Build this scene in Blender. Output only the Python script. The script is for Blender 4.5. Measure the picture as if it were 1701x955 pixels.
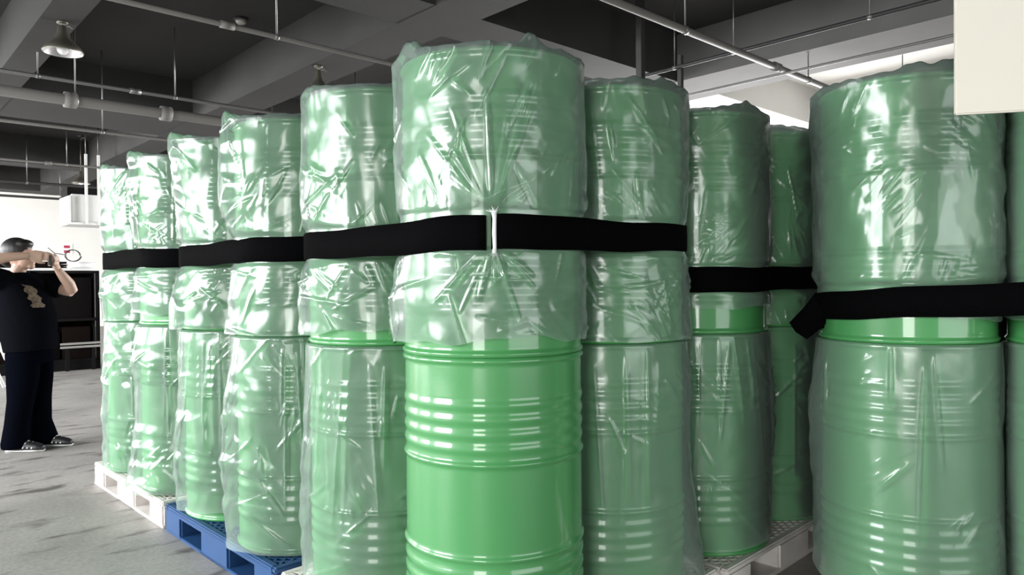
import bpy, bmesh, math, random
import numpy as np
from mathutils import Vector, Matrix

for o in list(bpy.data.objects):
    bpy.data.objects.remove(o)
scene = bpy.context.scene
C = scene.collection
R = math.radians

# ------------------------------------------------------------------ camera
cam_d = bpy.data.cameras.new('camera')
cam = bpy.data.objects.new('camera', cam_d)
C.objects.link(cam)
cam_d.sensor_width = 36.0
cam_d.lens = 36.0 * 1199 / 1701
cam_d.clip_start = 0.05
cam.matrix_world = (Matrix.Translation((0, 0, 1.266)) @ Matrix.Rotation(R(90 - 0.59), 4, 'X') @ Matrix.Rotation(R(-0.5), 4, 'Z'))
scene.camera = cam

# ------------------------------------------------------------------ world, exposure, daylight
world = bpy.data.worlds.new('world')
scene.world = world
world.use_nodes = True
wn = world.node_tree.nodes
wn['Background'].inputs[0].default_value = (0.85, 0.93, 1.0, 1)
wn['Background'].inputs[1].default_value = 1.0
vs = scene.view_settings
vs.view_transform = 'Standard'
vs.look = 'None'
vs.gamma = 1.0
vs.exposure = -0.22
vs.use_curve_mapping = False
try:
    scene.cycles.transparent_max_bounces = 12
    scene.cycles.max_bounces = 5
    scene.cycles.diffuse_bounces = 3
    scene.cycles.glossy_bounces = 2
except Exception:
    pass

BA = R(43.0)                       # the building is turned 43 degrees against the view
BM = Matrix.Rotation(BA, 4, 'Z')


def bw(x, y, z=0.0):
    return BM @ Vector((x, y, z))


def daylight(name, x, y, z, sx, sz, face, power, col=(1, 1, 1), spread=180):
    """daylight entering one opening of the hall; face = direction (building axes) it shines in"""
    ld = bpy.data.lights.new(name, 'AREA')
    ld.shape = 'RECTANGLE'
    ld.size, ld.size_y = sx, sz
    ld.energy = power
    ld.spread = R(spread)
    ld.color = col
    lo = bpy.data.objects.new(name, ld)
    C.objects.link(lo)
    d = BM.to_3x3() @ Vector(face)
    lo.rotation_euler = d.to_track_quat('-Z', 'Y').to_euler()
    lo.location = bw(x, y, z)
    return lo


X0, X1, Y0, Y1, ZC = -6.0, 15.0, -8.0, 24.0, 4.4
daylight('daylight_door', X0 - .05, -2.9, 1.75, 2.6, 3.3, (1, 0, 0), 380, (1.0, 0.99, 0.96))
daylight('daylight_window_near', X0 - .75, 4.4, 2.35, 4.0, 2.8, (1, 0, -.8), 760, (0.97, 0.99, 1.0), 125)
daylight('daylight_window_mid', X0 - .75, 10.9, 2.35, 6.2, 2.8, (1, 0, -.8), 1800, (0.97, 0.99, 1.0), 125)
daylight('daylight_front_fill', 1.0, Y0 - .05, 1.7, 7.0, 3.2, (0, 1, 0), 270, (0.99, 1.0, 1.0))  # fill light added behind the viewer to brighten the drum fronts
daylight('daylight_window_far', X0 - .05, 20.0, 2.2, 5.0, 2.6, (1, 0, 0), 2600, (1.0, 0.99, 0.97))
daylight('daylight_window_right', X1 + .05, 9.0, 2.3, 8.0, 2.4, (-1, 0, 0), 2600, (1.0, 1.0, 1.0))

# ------------------------------------------------------------------ materials
MATS = {}


def mat(name, col, rough=.6, metal=0.0, coat=0.0, noise=None, bump=None, spec=.5):
    """plain procedural material; noise=(scale, amount, second colour), bump=(scale, strength)"""
    if name in MATS:
        return MATS[name]
    m = bpy.data.materials.new(name)
    m.use_nodes = True
    nt = m.node_tree
    b = nt.nodes['Principled BSDF']
    b.inputs['Base Color'].default_value = (*col, 1)
    b.inputs['Roughness'].default_value = rough
    b.inputs['Metallic'].default_value = metal
    b.inputs['Coat Weight'].default_value = coat
    b.inputs['Coat Roughness'].default_value = .08
    b.inputs['Specular IOR Level'].default_value = spec
    tc = nt.nodes.new('ShaderNodeTexCoord')
    if noise:
        n = nt.nodes.new('ShaderNodeTexNoise')
        n.inputs['Scale'].default_value = noise[0]
        n.inputs['Detail'].default_value = 6
        nt.links.new(tc.outputs['Object'], n.inputs['Vector'])
        r = nt.nodes.new('ShaderNodeMapRange')
        r.inputs[1].default_value = .35
        r.inputs[2].default_value = .7
        r.inputs[4].default_value = noise[1]
        nt.links.new(n.outputs['Fac'], r.inputs[0])
        x = nt.nodes.new('ShaderNodeMix')
        x.data_type = 'RGBA'
        x.inputs[6].default_value = (*col, 1)
        x.inputs[7].default_value = (*noise[2], 1)
        nt.links.new(r.outputs[0], x.inputs[0])
        nt.links.new(x.outputs[2], b.inputs['Base Color'])
    if bump:
        n2 = nt.nodes.new('ShaderNodeTexNoise')
        n2.inputs['Scale'].default_value = bump[0]
        n2.inputs['Detail'].default_value = 5
        nt.links.new(tc.outputs['Object'], n2.inputs['Vector'])
        bp = nt.nodes.new('ShaderNodeBump')
        bp.inputs['Strength'].default_value = bump[1]
        bp.inputs['Distance'].default_value = .01
        nt.links.new(n2.outputs['Fac'], bp.inputs['Height'])
        nt.links.new(bp.outputs[0], b.inputs['Normal'])
    MATS[name] = m
    return m


M_drum = mat('green_enamel', (0.070, 0.305, 0.095), .42, coat=1.0, bump=(60, .03))
M_band = mat('black_webbing', (0.002, 0.002, 0.0024), .9, bump=(300, .3), spec=.03)
M_white_pl = mat('white_pallet_plastic', (0.80, 0.76, 0.73), .5, noise=(9, .45, (.52, .47, .43)))
M_blue_pl = mat('blue_pallet_plastic', (0.014, 0.066, 0.19), .45, noise=(8, .4, (.02, .05, .12)))
M_slab = mat('dark_painted_slab', (0.018, 0.018, 0.0187), .9, noise=(.6, .5, (.026, .0255, .0255)))
M_beam = mat('grey_painted_beam', (0.024, 0.0237, 0.0235), .85, noise=(1.2, .6, (.038, .0373, .0366)), bump=(8, .15))
M_wallw = mat('white_wall_and_lit_bay', (0.84, 0.83, 0.80), .85, noise=(1.5, .4, (.78, .77, .74)), bump=(30, .06))
M_conc = mat('bare_concrete', (0.16, 0.155, 0.15), .9, noise=(1.5, .5, (.2, .195, .19)))
M_beam_lit = mat('beam_lit_tone', (0.11, 0.108, 0.106), .85, noise=(1.2, .6, (.15, .146, .142)))  # beam grey lightened to stand for daylight on the right-hand beams
M_pipe = mat('grey_painted_pipe', (0.17, 0.163, 0.152), .6)
M_pipe_dk = mat('black_painted_pipe', (0.03, 0.03, 0.032), .5)
M_rod = mat('galvanised_rod', (0.22, 0.22, 0.215), .4, metal=.6)
M_rod_dk = mat('dark_hanger_steel', (0.035, 0.034, 0.034), .6)
M_lampsh = mat('lamp_shade_metal', (0.13, 0.125, 0.10), .4, metal=.5)
M_lampin = mat('lamp_reflector', (0.7, 0.69, 0.70), .25, metal=.7)
M_bulb = mat('frosted_bulb', (0.8, 0.79, 0.80), .2)
M_cream = mat('cream_board', (0.74, 0.705, 0.61), .7, noise=(3, .4, (.71, .69, .63)))
M_skin = mat('skin', (0.56, 0.36, 0.28), .5)
M_hair = mat('black_hair', (0.008, 0.007, 0.007), .5)
M_shirt = mat('black_cotton', (0.004, 0.0045, 0.006), .9, bump=(25, .4), spec=0)
M_trous = mat('navy_trousers', (0.002, 0.0024, 0.0045), .9, bump=(20, .4), spec=0)
M_shoe = mat('black_shoe', (0.012, 0.012, 0.013), .55)
M_shoew = mat('white_shoe_trim', (0.75, 0.74, 0.72), .6)
M_phone = mat('dark_phone', (0.02, 0.012, 0.012), .3)
M_print = mat('gold_shirt_print', (0.20, 0.14, 0.09), .8, noise=(60, 1.0, (.02, .016, .014)))
M_blackst = mat('black_rack_steel', (0.004, 0.004, 0.004), .7, spec=.15)
M_blackbox = mat('black_carton', (0.005, 0.004, 0.004), .9, spec=.1)
M_darkbrown = mat('dark_brown_carton', (0.010, 0.006, 0.005), .9, spec=.1)
M_wood = mat('weathered_wood', (0.30, 0.23, 0.18), .8, noise=(12, .6, (.18, .13, .10)))
M_white = mat('white_sheet', (0.85, 0.85, 0.84), .6)
M_duct = mat('white_sheet_metal', (0.80, 0.80, 0.78), .45)
M_red = mat('red_sign_print', (0.45, 0.03, 0.08), .6)
M_steelbar = mat('pale_steel', (0.45, 0.44, 0.42), .4, metal=.4)
M_tie = mat('white_tie', (0.82, 0.86, 0.85), .35)


def floor_material():
    m = bpy.data.materials.new('worn_concrete')
    m.use_nodes = True
    nt = m.node_tree
    b = nt.nodes['Principled BSDF']
    tc = nt.nodes.new('ShaderNodeTexCoord')
    mp = nt.nodes.new('ShaderNodeMapping')
    mp.inputs['Rotation'].default_value = (0, 0, R(-25))
    mp.inputs['Scale'].default_value = (1.0, 3.2, 1)
    nt.links.new(tc.outputs['Object'], mp.inputs[0])

    def noise(scale, detail, src):
        n = nt.nodes.new('ShaderNodeTexNoise')
        n.inputs['Scale'].default_value = scale
        n.inputs['Detail'].default_value = detail
        nt.links.new(src, n.inputs['Vector'])
        return n

    def ramp(src, a, bb, ca, cb):
        r = nt.nodes.new('ShaderNodeValToRGB')
        r.color_ramp.elements[0].position = a
        r.color_ramp.elements[1].position = bb
        r.color_ramp.elements[0].color = (*ca, 1)
        r.color_ramp.elements[1].color = (*cb, 1)
        nt.links.new(src, r.inputs[0])
        return r
    n1 = noise(1.6, 8, tc.outputs['Object'])
    r1 = ramp(n1.outputs['Fac'], .3, .72, (.27, .257, .242), (.41, .39, .368))
    n2 = noise(2.6, 5, mp.outputs[0])
    r2 = ramp(n2.outputs['Fac'], .56, .68, (1, 1, 1), (.36, .35, .34))
    n3 = noise(40, 4, tc.outputs['Object'])
    r3 = ramp(n3.outputs['Fac'], .3, .7, (.86, .86, .86), (1.08, 1.08, 1.08))
    for a_, b_ in ((r1, r2),):
        mx = nt.nodes.new('ShaderNodeMix')
        mx.data_type = 'RGBA'
        mx.blend_type = 'MULTIPLY'
        mx.inputs[0].default_value = 1
        nt.links.new(a_.outputs[0], mx.inputs[6])
        nt.links.new(b_.outputs[0], mx.inputs[7])
    my = nt.nodes.new('ShaderNodeMix')
    my.data_type = 'RGBA'
    my.blend_type = 'MULTIPLY'
    my.inputs[0].default_value = 1
    nt.links.new(mx.outputs[2], my.inputs[6])
    nt.links.new(r3.outputs[0], my.inputs[7])
    nt.links.new(my.outputs[2], b.inputs['Base Color'])
    b.inputs['Roughness'].default_value = .55
    bp = nt.nodes.new('ShaderNodeBump')
    bp.inputs['Strength'].default_value = .12
    bp.inputs['Distance'].default_value = .01
    nt.links.new(n3.outputs['Fac'], bp.inputs['Height'])
    nt.links.new(bp.outputs[0], b.inputs['Normal'])
    return m


def film_material():
    """thin milky polythene: mostly see-through, a little milky, shiny, finely crumpled"""
    m = bpy.data.materials.new('polythene_film')
    m.use_nodes = True
    nt = m.node_tree
    nt.nodes.remove(nt.nodes['Principled BSDF'])
    out = nt.nodes['Material Output']
    tc = nt.nodes.new('ShaderNodeTexCoord')
    mp = nt.nodes.new('ShaderNodeMapping')
    mp.inputs['Scale'].default_value = (1, 1, .6)
    nt.links.new(tc.outputs['Object'], mp.inputs[0])
    n = nt.nodes.new('ShaderNodeTexNoise')
    n.noise_type = 'RIDGED_MULTIFRACTAL'
    n.inputs['Scale'].default_value = 8
    n.inputs['Detail'].default_value = 3
    n.inputs['Distortion'].default_value = .6
    nt.links.new(mp.outputs[0], n.inputs['Vector'])
    bp = nt.nodes.new('ShaderNodeBump')
    bp.inputs['Strength'].default_value = .25
    bp.inputs['Distance'].default_value = .006
    nt.links.new(n.outputs['Fac'], bp.inputs['Height'])
    tr = nt.nodes.new('ShaderNodeBsdfTransparent')
    tr.inputs[0].default_value = (.96, .98, .97, 1)
    df = nt.nodes.new('ShaderNodeBsdfDiffuse')
    df.inputs[0].default_value = (.74, .93, .84, 1)
    nt.links.new(bp.outputs[0], df.inputs['Normal'])
    tl = nt.nodes.new('ShaderNodeBsdfTranslucent')
    tl.inputs[0].default_value = (.74, .93, .84, 1)
    milk = nt.nodes.new('ShaderNodeMixShader')
    milk.inputs[0].default_value = .35
    nt.links.new(df.outputs[0], milk.inputs[1])
    nt.links.new(tl.outputs[0], milk.inputs[2])
    lw = nt.nodes.new('ShaderNodeLayerWeight')
    lw.inputs[0].default_value = .25
    mr = nt.nodes.new('ShaderNodeMapRange')
    mr.inputs[3].default_value = .165
    mr.inputs[4].default_value = .44
    nt.links.new(lw.outputs['Facing'], mr.inputs[0])
    veil = nt.nodes.new('ShaderNodeMixShader')
    nt.links.new(mr.outputs[0], veil.inputs[0])
    nt.links.new(tr.outputs[0], veil.inputs[1])
    nt.links.new(milk.outputs[0], veil.inputs[2])
    gl = nt.nodes.new('ShaderNodeBsdfGlossy')
    gl.inputs['Roughness'].default_value = .21
    nt.links.new(bp.outputs[0], gl.inputs['Normal'])
    fr = nt.nodes.new('ShaderNodeFresnel')
    fr.inputs[0].default_value = 1.62
    nt.links.new(bp.outputs[0], fr.inputs['Normal'])
    fin = nt.nodes.new('ShaderNodeMixShader')
    nt.links.new(fr.outputs[0], fin.inputs[0])
    nt.links.new(veil.outputs[0], fin.inputs[1])
    nt.links.new(gl.outputs[0], fin.inputs[2])
    nt.links.new(fin.outputs[0], out.inputs[0])
    return m


M_floor = floor_material()
M_film = film_material()


# ------------------------------------------------------------------ mesh helpers
class MB:
    def __init__(s):
        s.v, s.f = [], []

    def box(s, x0, y0, z0, x1, y1, z1, bev=0.0):
        if bev <= 0:
            b = len(s.v)
            s.v += [(x0, y0, z0), (x1, y0, z0), (x1, y1, z0), (x0, y1, z0), (x0, y0, z1), (x1, y0, z1), (x1, y1, z1), (x0, y1, z1)]
            s.f += [tuple(b + i for i in q) for q in ((0, 3, 2, 1), (4, 5, 6, 7), (0, 1, 5, 4), (1, 2, 6, 5), (2, 3, 7, 6), (3, 0, 4, 7))]
        else:
            bm = bmesh.new()
            bmesh.ops.create_cube(bm, size=1)
            for v in bm.verts:
                v.co = Vector(((x0 + x1) / 2 + v.co.x * (x1 - x0), (y0 + y1) / 2 + v.co.y * (y1 - y0), (z0 + z1) / 2 + v.co.z * (z1 - z0)))
            bmesh.ops.bevel(bm, geom=bm.edges[:], offset=bev, segments=2, affect='EDGES')
            b = len(s.v)
            bm.verts.index_update()
            s.v += [tuple(v.co) for v in bm.verts]
            s.f += [tuple(b + v.index for v in f.verts) for f in bm.faces]
            bm.free()
        return s

    def lathe(s, prof, n=32, cap0=False, cap1=False, cx=0, cy=0, cz=0):
        b = len(s.v)
        for (r, z) in prof:
            for k in range(n):
                a = 2 * math.pi * k / n
                s.v.append((cx + r * math.cos(a), cy + r * math.sin(a), cz + z))
        for i in range(len(prof) - 1):
            for k in range(n):
                k2 = (k + 1) % n
                s.f.append((b + i * n + k, b + i * n + k2, b + (i + 1) * n + k2, b + (i + 1) * n + k))
        if cap0:
            s.f.append(tuple(b + k for k in reversed(range(n))))
        if cap1:
            s.f.append(tuple(b + (len(prof) - 1) * n + k for k in range(n)))
        return s

    def tube(s, pts, rad, n=10, flat=None):
        """swept ellipse through pts; rad = number, list of numbers or (ra, rb) pairs; flat = reference side vector"""
        pts = [Vector(p) for p in pts]
        b = len(s.v)
        ref = Vector(flat) if flat else Vector((0.13, 0.21, 0.97))
        N = len(pts)
        for i, p in enumerate(pts):
            t = (pts[min(i + 1, N - 1)] - pts[max(i - 1, 0)]).normalized()
            side = ref - t * ref.dot(t)
            if side.length < 1e-3:
                side = t.orthogonal()
            side.normalize()
            up = t.cross(side)
            r = rad[i] if isinstance(rad, (list, tuple)) else rad
            ra, rb = r if isinstance(r, (list, tuple)) else (r, r)
            for k in range(n):
                a = 2 * math.pi * k / n
                s.v.append(tuple(p + side * (ra * math.cos(a)) + up * (rb * math.sin(a))))
        for i in range(N - 1):
            for k in range(n):
                k2 = (k + 1) % n
                s.f.append((b + i * n + k, b + i * n + k2, b + (i + 1) * n + k2, b + (i + 1) * n + k))
        s.f.append(tuple(b + k for k in reversed(range(n))))
        s.f.append(tuple(b + (N - 1) * n + k for k in range(n)))
        return s

    def ball(s, c, r, n=16, m=10):
        rx, ry, rz = r if isinstance(r, (list, tuple)) else (r, r, r)
        b = len(s.v)
        for i in range(m + 1):
            ph = math.pi * (i + .02) / (m + .04)
            for k in range(n):
                a = 2 * math.pi * k / n
                s.v.append((c[0] + rx * math.sin(ph) * math.cos(a), c[1] + ry * math.sin(ph) * math.sin(a), c[2] - rz * math.cos(ph)))
        for i in range(m):
            for k in range(n):
                k2 = (k + 1) % n
                s.f.append((b + i * n + k, b + i * n + k2, b + (i + 1) * n + k2, b + (i + 1) * n + k))
        s.f.append(tuple(b + k for k in reversed(range(n))))
        s.f.append(tuple(b + m * n + k for k in range(n)))
        return s

    def mesh(s, name, m, smooth=False):
        me = bpy.data.meshes.new(name)
        me.from_pydata(s.v, [], s.f)
        me.materials.append(m)
        if smooth:
            me.polygons.foreach_set('use_smooth', [True] * len(me.polygons))
        me.update()
        return me

    def obj(s, name, m, parent=None, smooth=False):
        return link(name, s.mesh(name, m, smooth), parent)


def link(name, me, parent=None):
    o = bpy.data.objects.new(name, me)
    C.objects.link(o)
    if parent is not None:
        o.parent = parent
    return o


def tag(o, label=None, cat=None, group=None, kind=None):
    if label:
        o['label'] = label
    if cat:
        o['category'] = cat
    if group:
        o['group'] = group
    if kind:
        o['kind'] = kind
    return o


def thing(name, label, cat, loc=(0, 0, 0), rz=0.0, group=None):
    o = bpy.data.objects.new(name, None)
    o.empty_display_size = .1
    C.objects.link(o)
    o.location = loc
    o.rotation_euler = (0, 0, rz)
    return tag(o, label, cat, group)


def building(o):
    o.rotation_euler = (0, 0, BA)
    return o


def autosmooth(me, ang=40):
    try:
        me.shade_smooth_by_angle = None
    except Exception:
        pass


# ------------------------------------------------------------------ the hall
f = MB().box(X0 - .3, Y0 - .3, -.2, X1 + .3, Y1 + .3, 0).obj('floor', M_floor)
building(f)
tag(f, 'grey concrete hall floor with dark stains and scuffs', kind='structure')

ceil = building(MB().box(X0 - .3, Y0 - .3, ZC, X1 + .3, Y1 + .3, ZC + .2).obj('ceiling', M_slab))
tag(ceil, 'dark painted concrete ceiling slab between grey beams', kind='structure')
MB().box(8.95, Y0, ZC - .01, X1, Y1, ZC + .01).obj('lit_bay_panel', M_wallw, ceil)  # white panel: brightness of the daylit bay put into the slab colour
ZB = 3.8
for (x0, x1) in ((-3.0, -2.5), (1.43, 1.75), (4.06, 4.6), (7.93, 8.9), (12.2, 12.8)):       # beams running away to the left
    MB().box(x0, Y0, ZB, x1, Y1, ZC + .01).obj('beam', M_beam_lit if x0 > 7 else M_beam, ceil)
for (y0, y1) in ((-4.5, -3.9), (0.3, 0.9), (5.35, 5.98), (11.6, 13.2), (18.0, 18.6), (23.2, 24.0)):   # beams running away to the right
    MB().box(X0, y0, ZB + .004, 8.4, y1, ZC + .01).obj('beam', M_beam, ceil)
    MB().box(8.4, y0, ZB + .004, X1, y1, ZC + .01).obj('beam', M_wallw, ceil)  # far ends white, standing for daylight on the beams there


def wall_x(name, x, xo, openings, label, m):
    """wall across x .. xo along y with rectangular openings (y0, y1, z0, z1)"""
    mb = MB()
    y = Y0 - .3
    for (a, b, z0, z1) in sorted(openings):
        mb.box(x, y, 0, xo, a, ZC)
        if z0 > 0:
            mb.box(x, a, 0, xo, b, z0)
        mb.box(x, a, z1, xo, b, ZC)
        y = b
    mb.box(x, y, 0, xo, Y1 + .3, ZC)
    return tag(building(mb.obj(name, m)), label, kind='structure')


wall_x('wall_left', X0 - .3, X0, [(-4.2, -1.6, .1, 3.4), (2.4, 6.4, .7, 3.5), (7.8, 14.0, .7, 3.5), (17.5, 22.5, .9, 3.5)],
       'bare concrete side wall with door and window openings', M_conc)
wall_x('wall_right', X1, X1 + .3, [(5.0, 13.0, 1.1, 3.5)], 'white painted far side wall with a window band', M_wallw)
tag(building(MB().box(X0, Y1, 0, X1, Y1 + .3, ZC).obj('wall_back', M_wallw)), 'bright white painted end wall of the hall', kind='structure')
tag(building(MB().box(X0, Y0 - .3, 0, -2.5, Y0, ZC).box(4.5, Y0 - .3, 0, X1, Y0, ZC).box(-2.5, Y0 - .3, 3.3, 4.5, Y0, ZC).obj('wall_front', M_conc)), 'bare concrete wall with a wide gate behind the viewer', kind='structure')  # opening in the unseen wall is added for the front fill

# ------------------------------------------------------------------ green steel drums
DH = .9
RB = .286


def drum_profile():
    p = [(.0, .006), (.270, .006), (.272, .0), (.2850, .0), (.2895, .0015), (.2925, .0055), (.2935, .010), (.2930, .014), (.288, .018), (RB, .024)]
    zs = np.linspace(.03, .87, 211)
    for z in zs:
        r = RB
        for lo, hi in ((.118, .288), (.612, .782)):               # fine corrugations
            if lo < z < hi:
                r += .0042 * (math.sin((z - lo) / (hi - lo) * math.pi * 8 - math.pi / 2) * .5 + .5) * 1.0
        for h in (.312, .588):                                     # rolling hoops
            r += .0068 * math.exp(-((z - h) / .0085) ** 2)
        p.append((min(r, .2932), z))
    p += [(RB, .876), (.288, .882), (.2930, .886), (.2935, .890), (.2925, .8945), (.2895, .8985), (.2850, .9)]
    return p


def mesh_drum_body():
    prof = drum_profile()[1:]
    return MB().lathe(prof, 72, cap0=True).mesh('drum_body', M_drum, True)


def mesh_drum_lid():
    p = [(.2850, .9), (.2845, .8995), (.2840, .895), (.2845, .884), (.20, .8835), (.0005, .8835)]
    return MB().lathe(p, 48).mesh('drum_lid', M_drum, True)


ME_BODY = mesh_drum_body()
ME_LID = mesh_drum_lid()


def tri(x):
    return np.abs((x / math.pi) % 2 - 1)


def mesh_bag(seed, facing, upper, zb, zt, fins, ears, contacts, folds, hem=.012, flare=0.0, band=None, fan=None, nu=270, nz=150, loose=.004, slant=0.0):
    """polythene bag pulled over a drum.  u = angle from the side that faces the viewer's aisle (facing, world angle);
    fins = loose vertical edges (u, amount); contacts = world angles of touching neighbours; folds = dict of crease families"""
    rg = np.random.RandomState(seed)
    U = np.linspace(-math.pi, math.pi, nu, endpoint=False)
    U = U - .45 * np.sin(U)                       # finer towards the aisle
    V = np.linspace(0, 1, nz)
    u, v = np.meshgrid(U, V)                      # rows = height
    s = u * .3
    hemw = zb + hem * (np.sin(2 * u + rg.rand() * 6) + .6 * np.sin(5 * u + rg.rand() * 6) + .35 * np.sin(11 * u + rg.rand() * 6)) + slant * np.sin(u)
    hemw = np.maximum(hemw, .004)
    z = hemw + (zt - hemw) * v
    base = .2950 + np.zeros_like(u)
    # slack of the film: smooth swell between the places where it is held
    swell = np.zeros_like(u)
    for k in range(9):
        kx, kz, ph = rg.randint(1, 6), rg.uniform(2, 9), rg.rand() * 6.28
        swell += np.sin(kx * u + ph + kz * z) / 9
    held = np.ones_like(u)
    if band is not None:
        held *= np.clip((np.abs(z - band) - .056) / .10, 0, 1)
    d = loose * (1.2 + 1.1 * swell)
    for (uc, amt, wd) in fins:
        du = np.angle(np.exp(1j * (u - uc)))
        prof = .68 + .32 * np.sin(z * rg.uniform(5, 8) + rg.rand() * 6)
        prof *= .88 + .06 * np.sin(z * 31 + rg.rand() * 6) + .05 * np.sin(z * 67 + rg.rand() * 6)
        if band is not None:
            prof = prof * np.clip(np.abs(z - band) / .2, .08, 1)
        else:
            prof = prof * np.clip((zt - z) / .25 + .12, 0, 1)
        d += amt * prof * np.exp(-(np.abs(du) / wd) ** 1.4)
    if flare:
        d += flare * np.clip((.55 - z) / .55, 0, 1) ** 1.5 * (.75 + .5 * np.sin(2 * u + rg.rand() * 6))
    # flat crumpled facets
    cr = np.zeros_like(u)
    mod = .5 + .5 * np.sin(3 * u + 5 * z + rg.rand() * 6) * np.sin(7 * z + rg.rand() * 6)
    for k in range(8):
        a = rg.uniform(-.9, .9) + (math.pi / 2 if rg.rand() < folds.get('hor', .3) else 0)
        fq = rg.uniform(25, 75)
        cr += tri((s * math.cos(a) + z * math.sin(a)) * fq + rg.rand() * 9 + 1.4 * np.sin(z * 9 + k) + 1.2 * np.sin(s * 11 + 2 * k)) * rg.uniform(.5, 1) / 8
    d += 2.6 * folds.get('facet', .008) * (cr - .22) * (.35 + .65 * mod)

    def crease(p0, p1, h, w):
        ax, az = p0
        bx, bz = p1
        L2 = (bx - ax) ** 2 + (bz - az) ** 2 + 1e-9
        t = ((s - ax) * (bx - ax) + (z - az) * (bz - az)) / L2
        tcl = np.clip(t, 0, 1)
        dist = np.hypot(s - ax - tcl * (bx - ax), z - az - tcl * (bz - az))
        return h * np.exp(-dist / w) * (np.sin(np.clip(t, 0, 1) * math.pi) ** .5 * .85 + .15)
    for k in range(int(1.5 * folds.get('diag', 20))):
        c0 = (rg.uniform(-.5, .5), rg.uniform(zb, zt))
        a = rg.uniform(.25, .95) * (1 if rg.rand() < folds.get('lean', .6) else -1) * math.pi / 2
        L = rg.uniform(.06, .26)
        d += crease(c0, (c0[0] + L * math.cos(a), c0[1] + L * math.sin(a)), rg.uniform(.004, .011), rg.uniform(.003, .0065))
    for k in range(folds.get('horiz', 0)):
        zc_ = rg.uniform(*folds.get('hz', (zb, zt)))
        c0 = (rg.uniform(-.45, .4), zc_)
        a = rg.uniform(-.35, .35)
        L = rg.uniform(.07, .22)
        d += crease(c0, (c0[0] + L * math.cos(a), c0[1] + L * math.sin(a)), rg.uniform(.004, .010), rg.uniform(.003, .006))
    for k in range(folds.get('vert', 0)):                       # long folds hanging from the top
        c0 = (rg.uniform(-.42, .42), zt - rg.uniform(0, .08))
        ln = rg.uniform(.25, .75) * (zt - zb)
        d += crease(c0, (c0[0] * (1 + .25 * ln) + rg.uniform(-.05, .05), c0[1] - ln), rg.uniform(.005, .013), rg.uniform(.003, .007))
    for k in range(folds.get('clus', 7)):                        # bundles of fine parallel creases
        c0 = (rg.uniform(-.36, .36), rg.uniform(zb + .05, zt - .05))
        a = rg.uniform(.15, .85) * (1 if rg.rand() < folds.get('lean', .6) else -1) * math.pi / 2
        for j in range(rg.randint(6, 13)):
            o_ = rg.normal(0, .035)
            L = rg.uniform(.04, .15)
            aj = a + rg.normal(0, .12)
            m0 = (c0[0] - o_ * math.sin(a) + rg.normal(0, .03) * math.cos(a), c0[1] + o_ * math.cos(a) + rg.normal(0, .03) * math.sin(a))
            d += crease(m0, (m0[0] + L * math.cos(aj), m0[1] + L * math.sin(aj)), rg.uniform(.002, .006), rg.uniform(.0025, .0045))
    if fan is not None:                                          # pleats running together at a tie
        fu, fz, nf = fan
        for k in range(nf):
            a = rg.uniform(.18, .82) * math.pi * (1 if k % 3 else -1)
            L = rg.uniform(.12, .42) if a > 0 else rg.uniform(.08, .25)
            c0 = (fu * .3 + .012 * math.cos(a), fz + .05 * math.copysign(1, a))
            d += crease(c0, (c0[0] + L * math.cos(a), c0[1] + L * math.sin(a)), rg.uniform(.005, .012), rg.uniform(.003, .006))
    d = np.maximum(d, 0)
    if band is not None:
        d = np.minimum(d, .002 + .06 * held)
    r = base + d
    # film is pressed flat where the next drum touches
    for ca in contacts:
        dd = np.cos(u + facing - ca)
        lim = np.where(dd > .05, .2985 / np.maximum(dd, .05), 9.)
        r = np.minimum(r, np.maximum(lim, .2948))
    if not upper:
        tuck = np.clip((zt - z) / .02, 0, 1)
        r = np.minimum(r, .2945 + .2 * tuck)
    rows_r = [r[i] for i in range(nz)]
    rows_z = [z[i] for i in range(nz)]
    if upper:                                                    # closed top with stand-up corners
        ear = np.zeros(nu)
        for (uc, hh, wd) in ears:
            ear += hh * np.exp(-(np.abs(np.angle(np.exp(1j * (U - uc)))) / wd) ** 2)
        ear += .004 + .006 * np.abs(np.sin(7 * U + rg.rand() * 6)) * np.abs(np.sin(3 * U + rg.rand() * 6))
        jag = 1 + .15 * np.sin(13 * U + rg.rand() * 6) + .12 * np.sin(31 * U + rg.rand() * 6)
        rt = rows_r[-1]
        for k, (fr, up) in enumerate(((1.0, .35), (.985, .75), (.955, 1.0), (.91, .85), (.84, .45), (.7, .2), (.4, .1), (.02, .08))):
            rows_r.append(rt * fr)
            rows_z.append(zt + ear * jag * up + .004)
    NR = len(rows_r)
    ang = U + facing
    co = np.zeros((NR, nu, 3))
    for i in range(NR):
        co[i, :, 0] = rows_r[i] * np.cos(ang)
        co[i, :, 1] = rows_r[i] * np.sin(ang)
        co[i, :, 2] = rows_z[i]
    idx = np.arange(NR * nu).reshape(NR, nu)
    a = idx[:-1]
    b = np.roll(idx, -1, axis=1)[:-1]
    c = np.roll(idx, -1, axis=1)[1:]
    e = idx[1:]
    q = np.stack([a, b, c, e], -1).reshape(-1, 4)
    me = bpy.data.meshes.new('plastic_bag')
    me.vertices.add(NR * nu)
    me.vertices.foreach_set('co', co.reshape(-1))
    me.loops.add(q.size)
    me.loops.foreach_set('vertex_index', q.reshape(-1).astype(np.int32))
    me.polygons.add(len(q))
    me.polygons.foreach_set('loop_start', np.arange(0, q.size, 4, dtype=np.int32))
    me.polygons.foreach_set('use_smooth', np.ones(len(q), dtype=bool))
    me.materials.append(M_film)
    me.update(calc_edges=True)
    me.validate()
    return me


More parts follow.
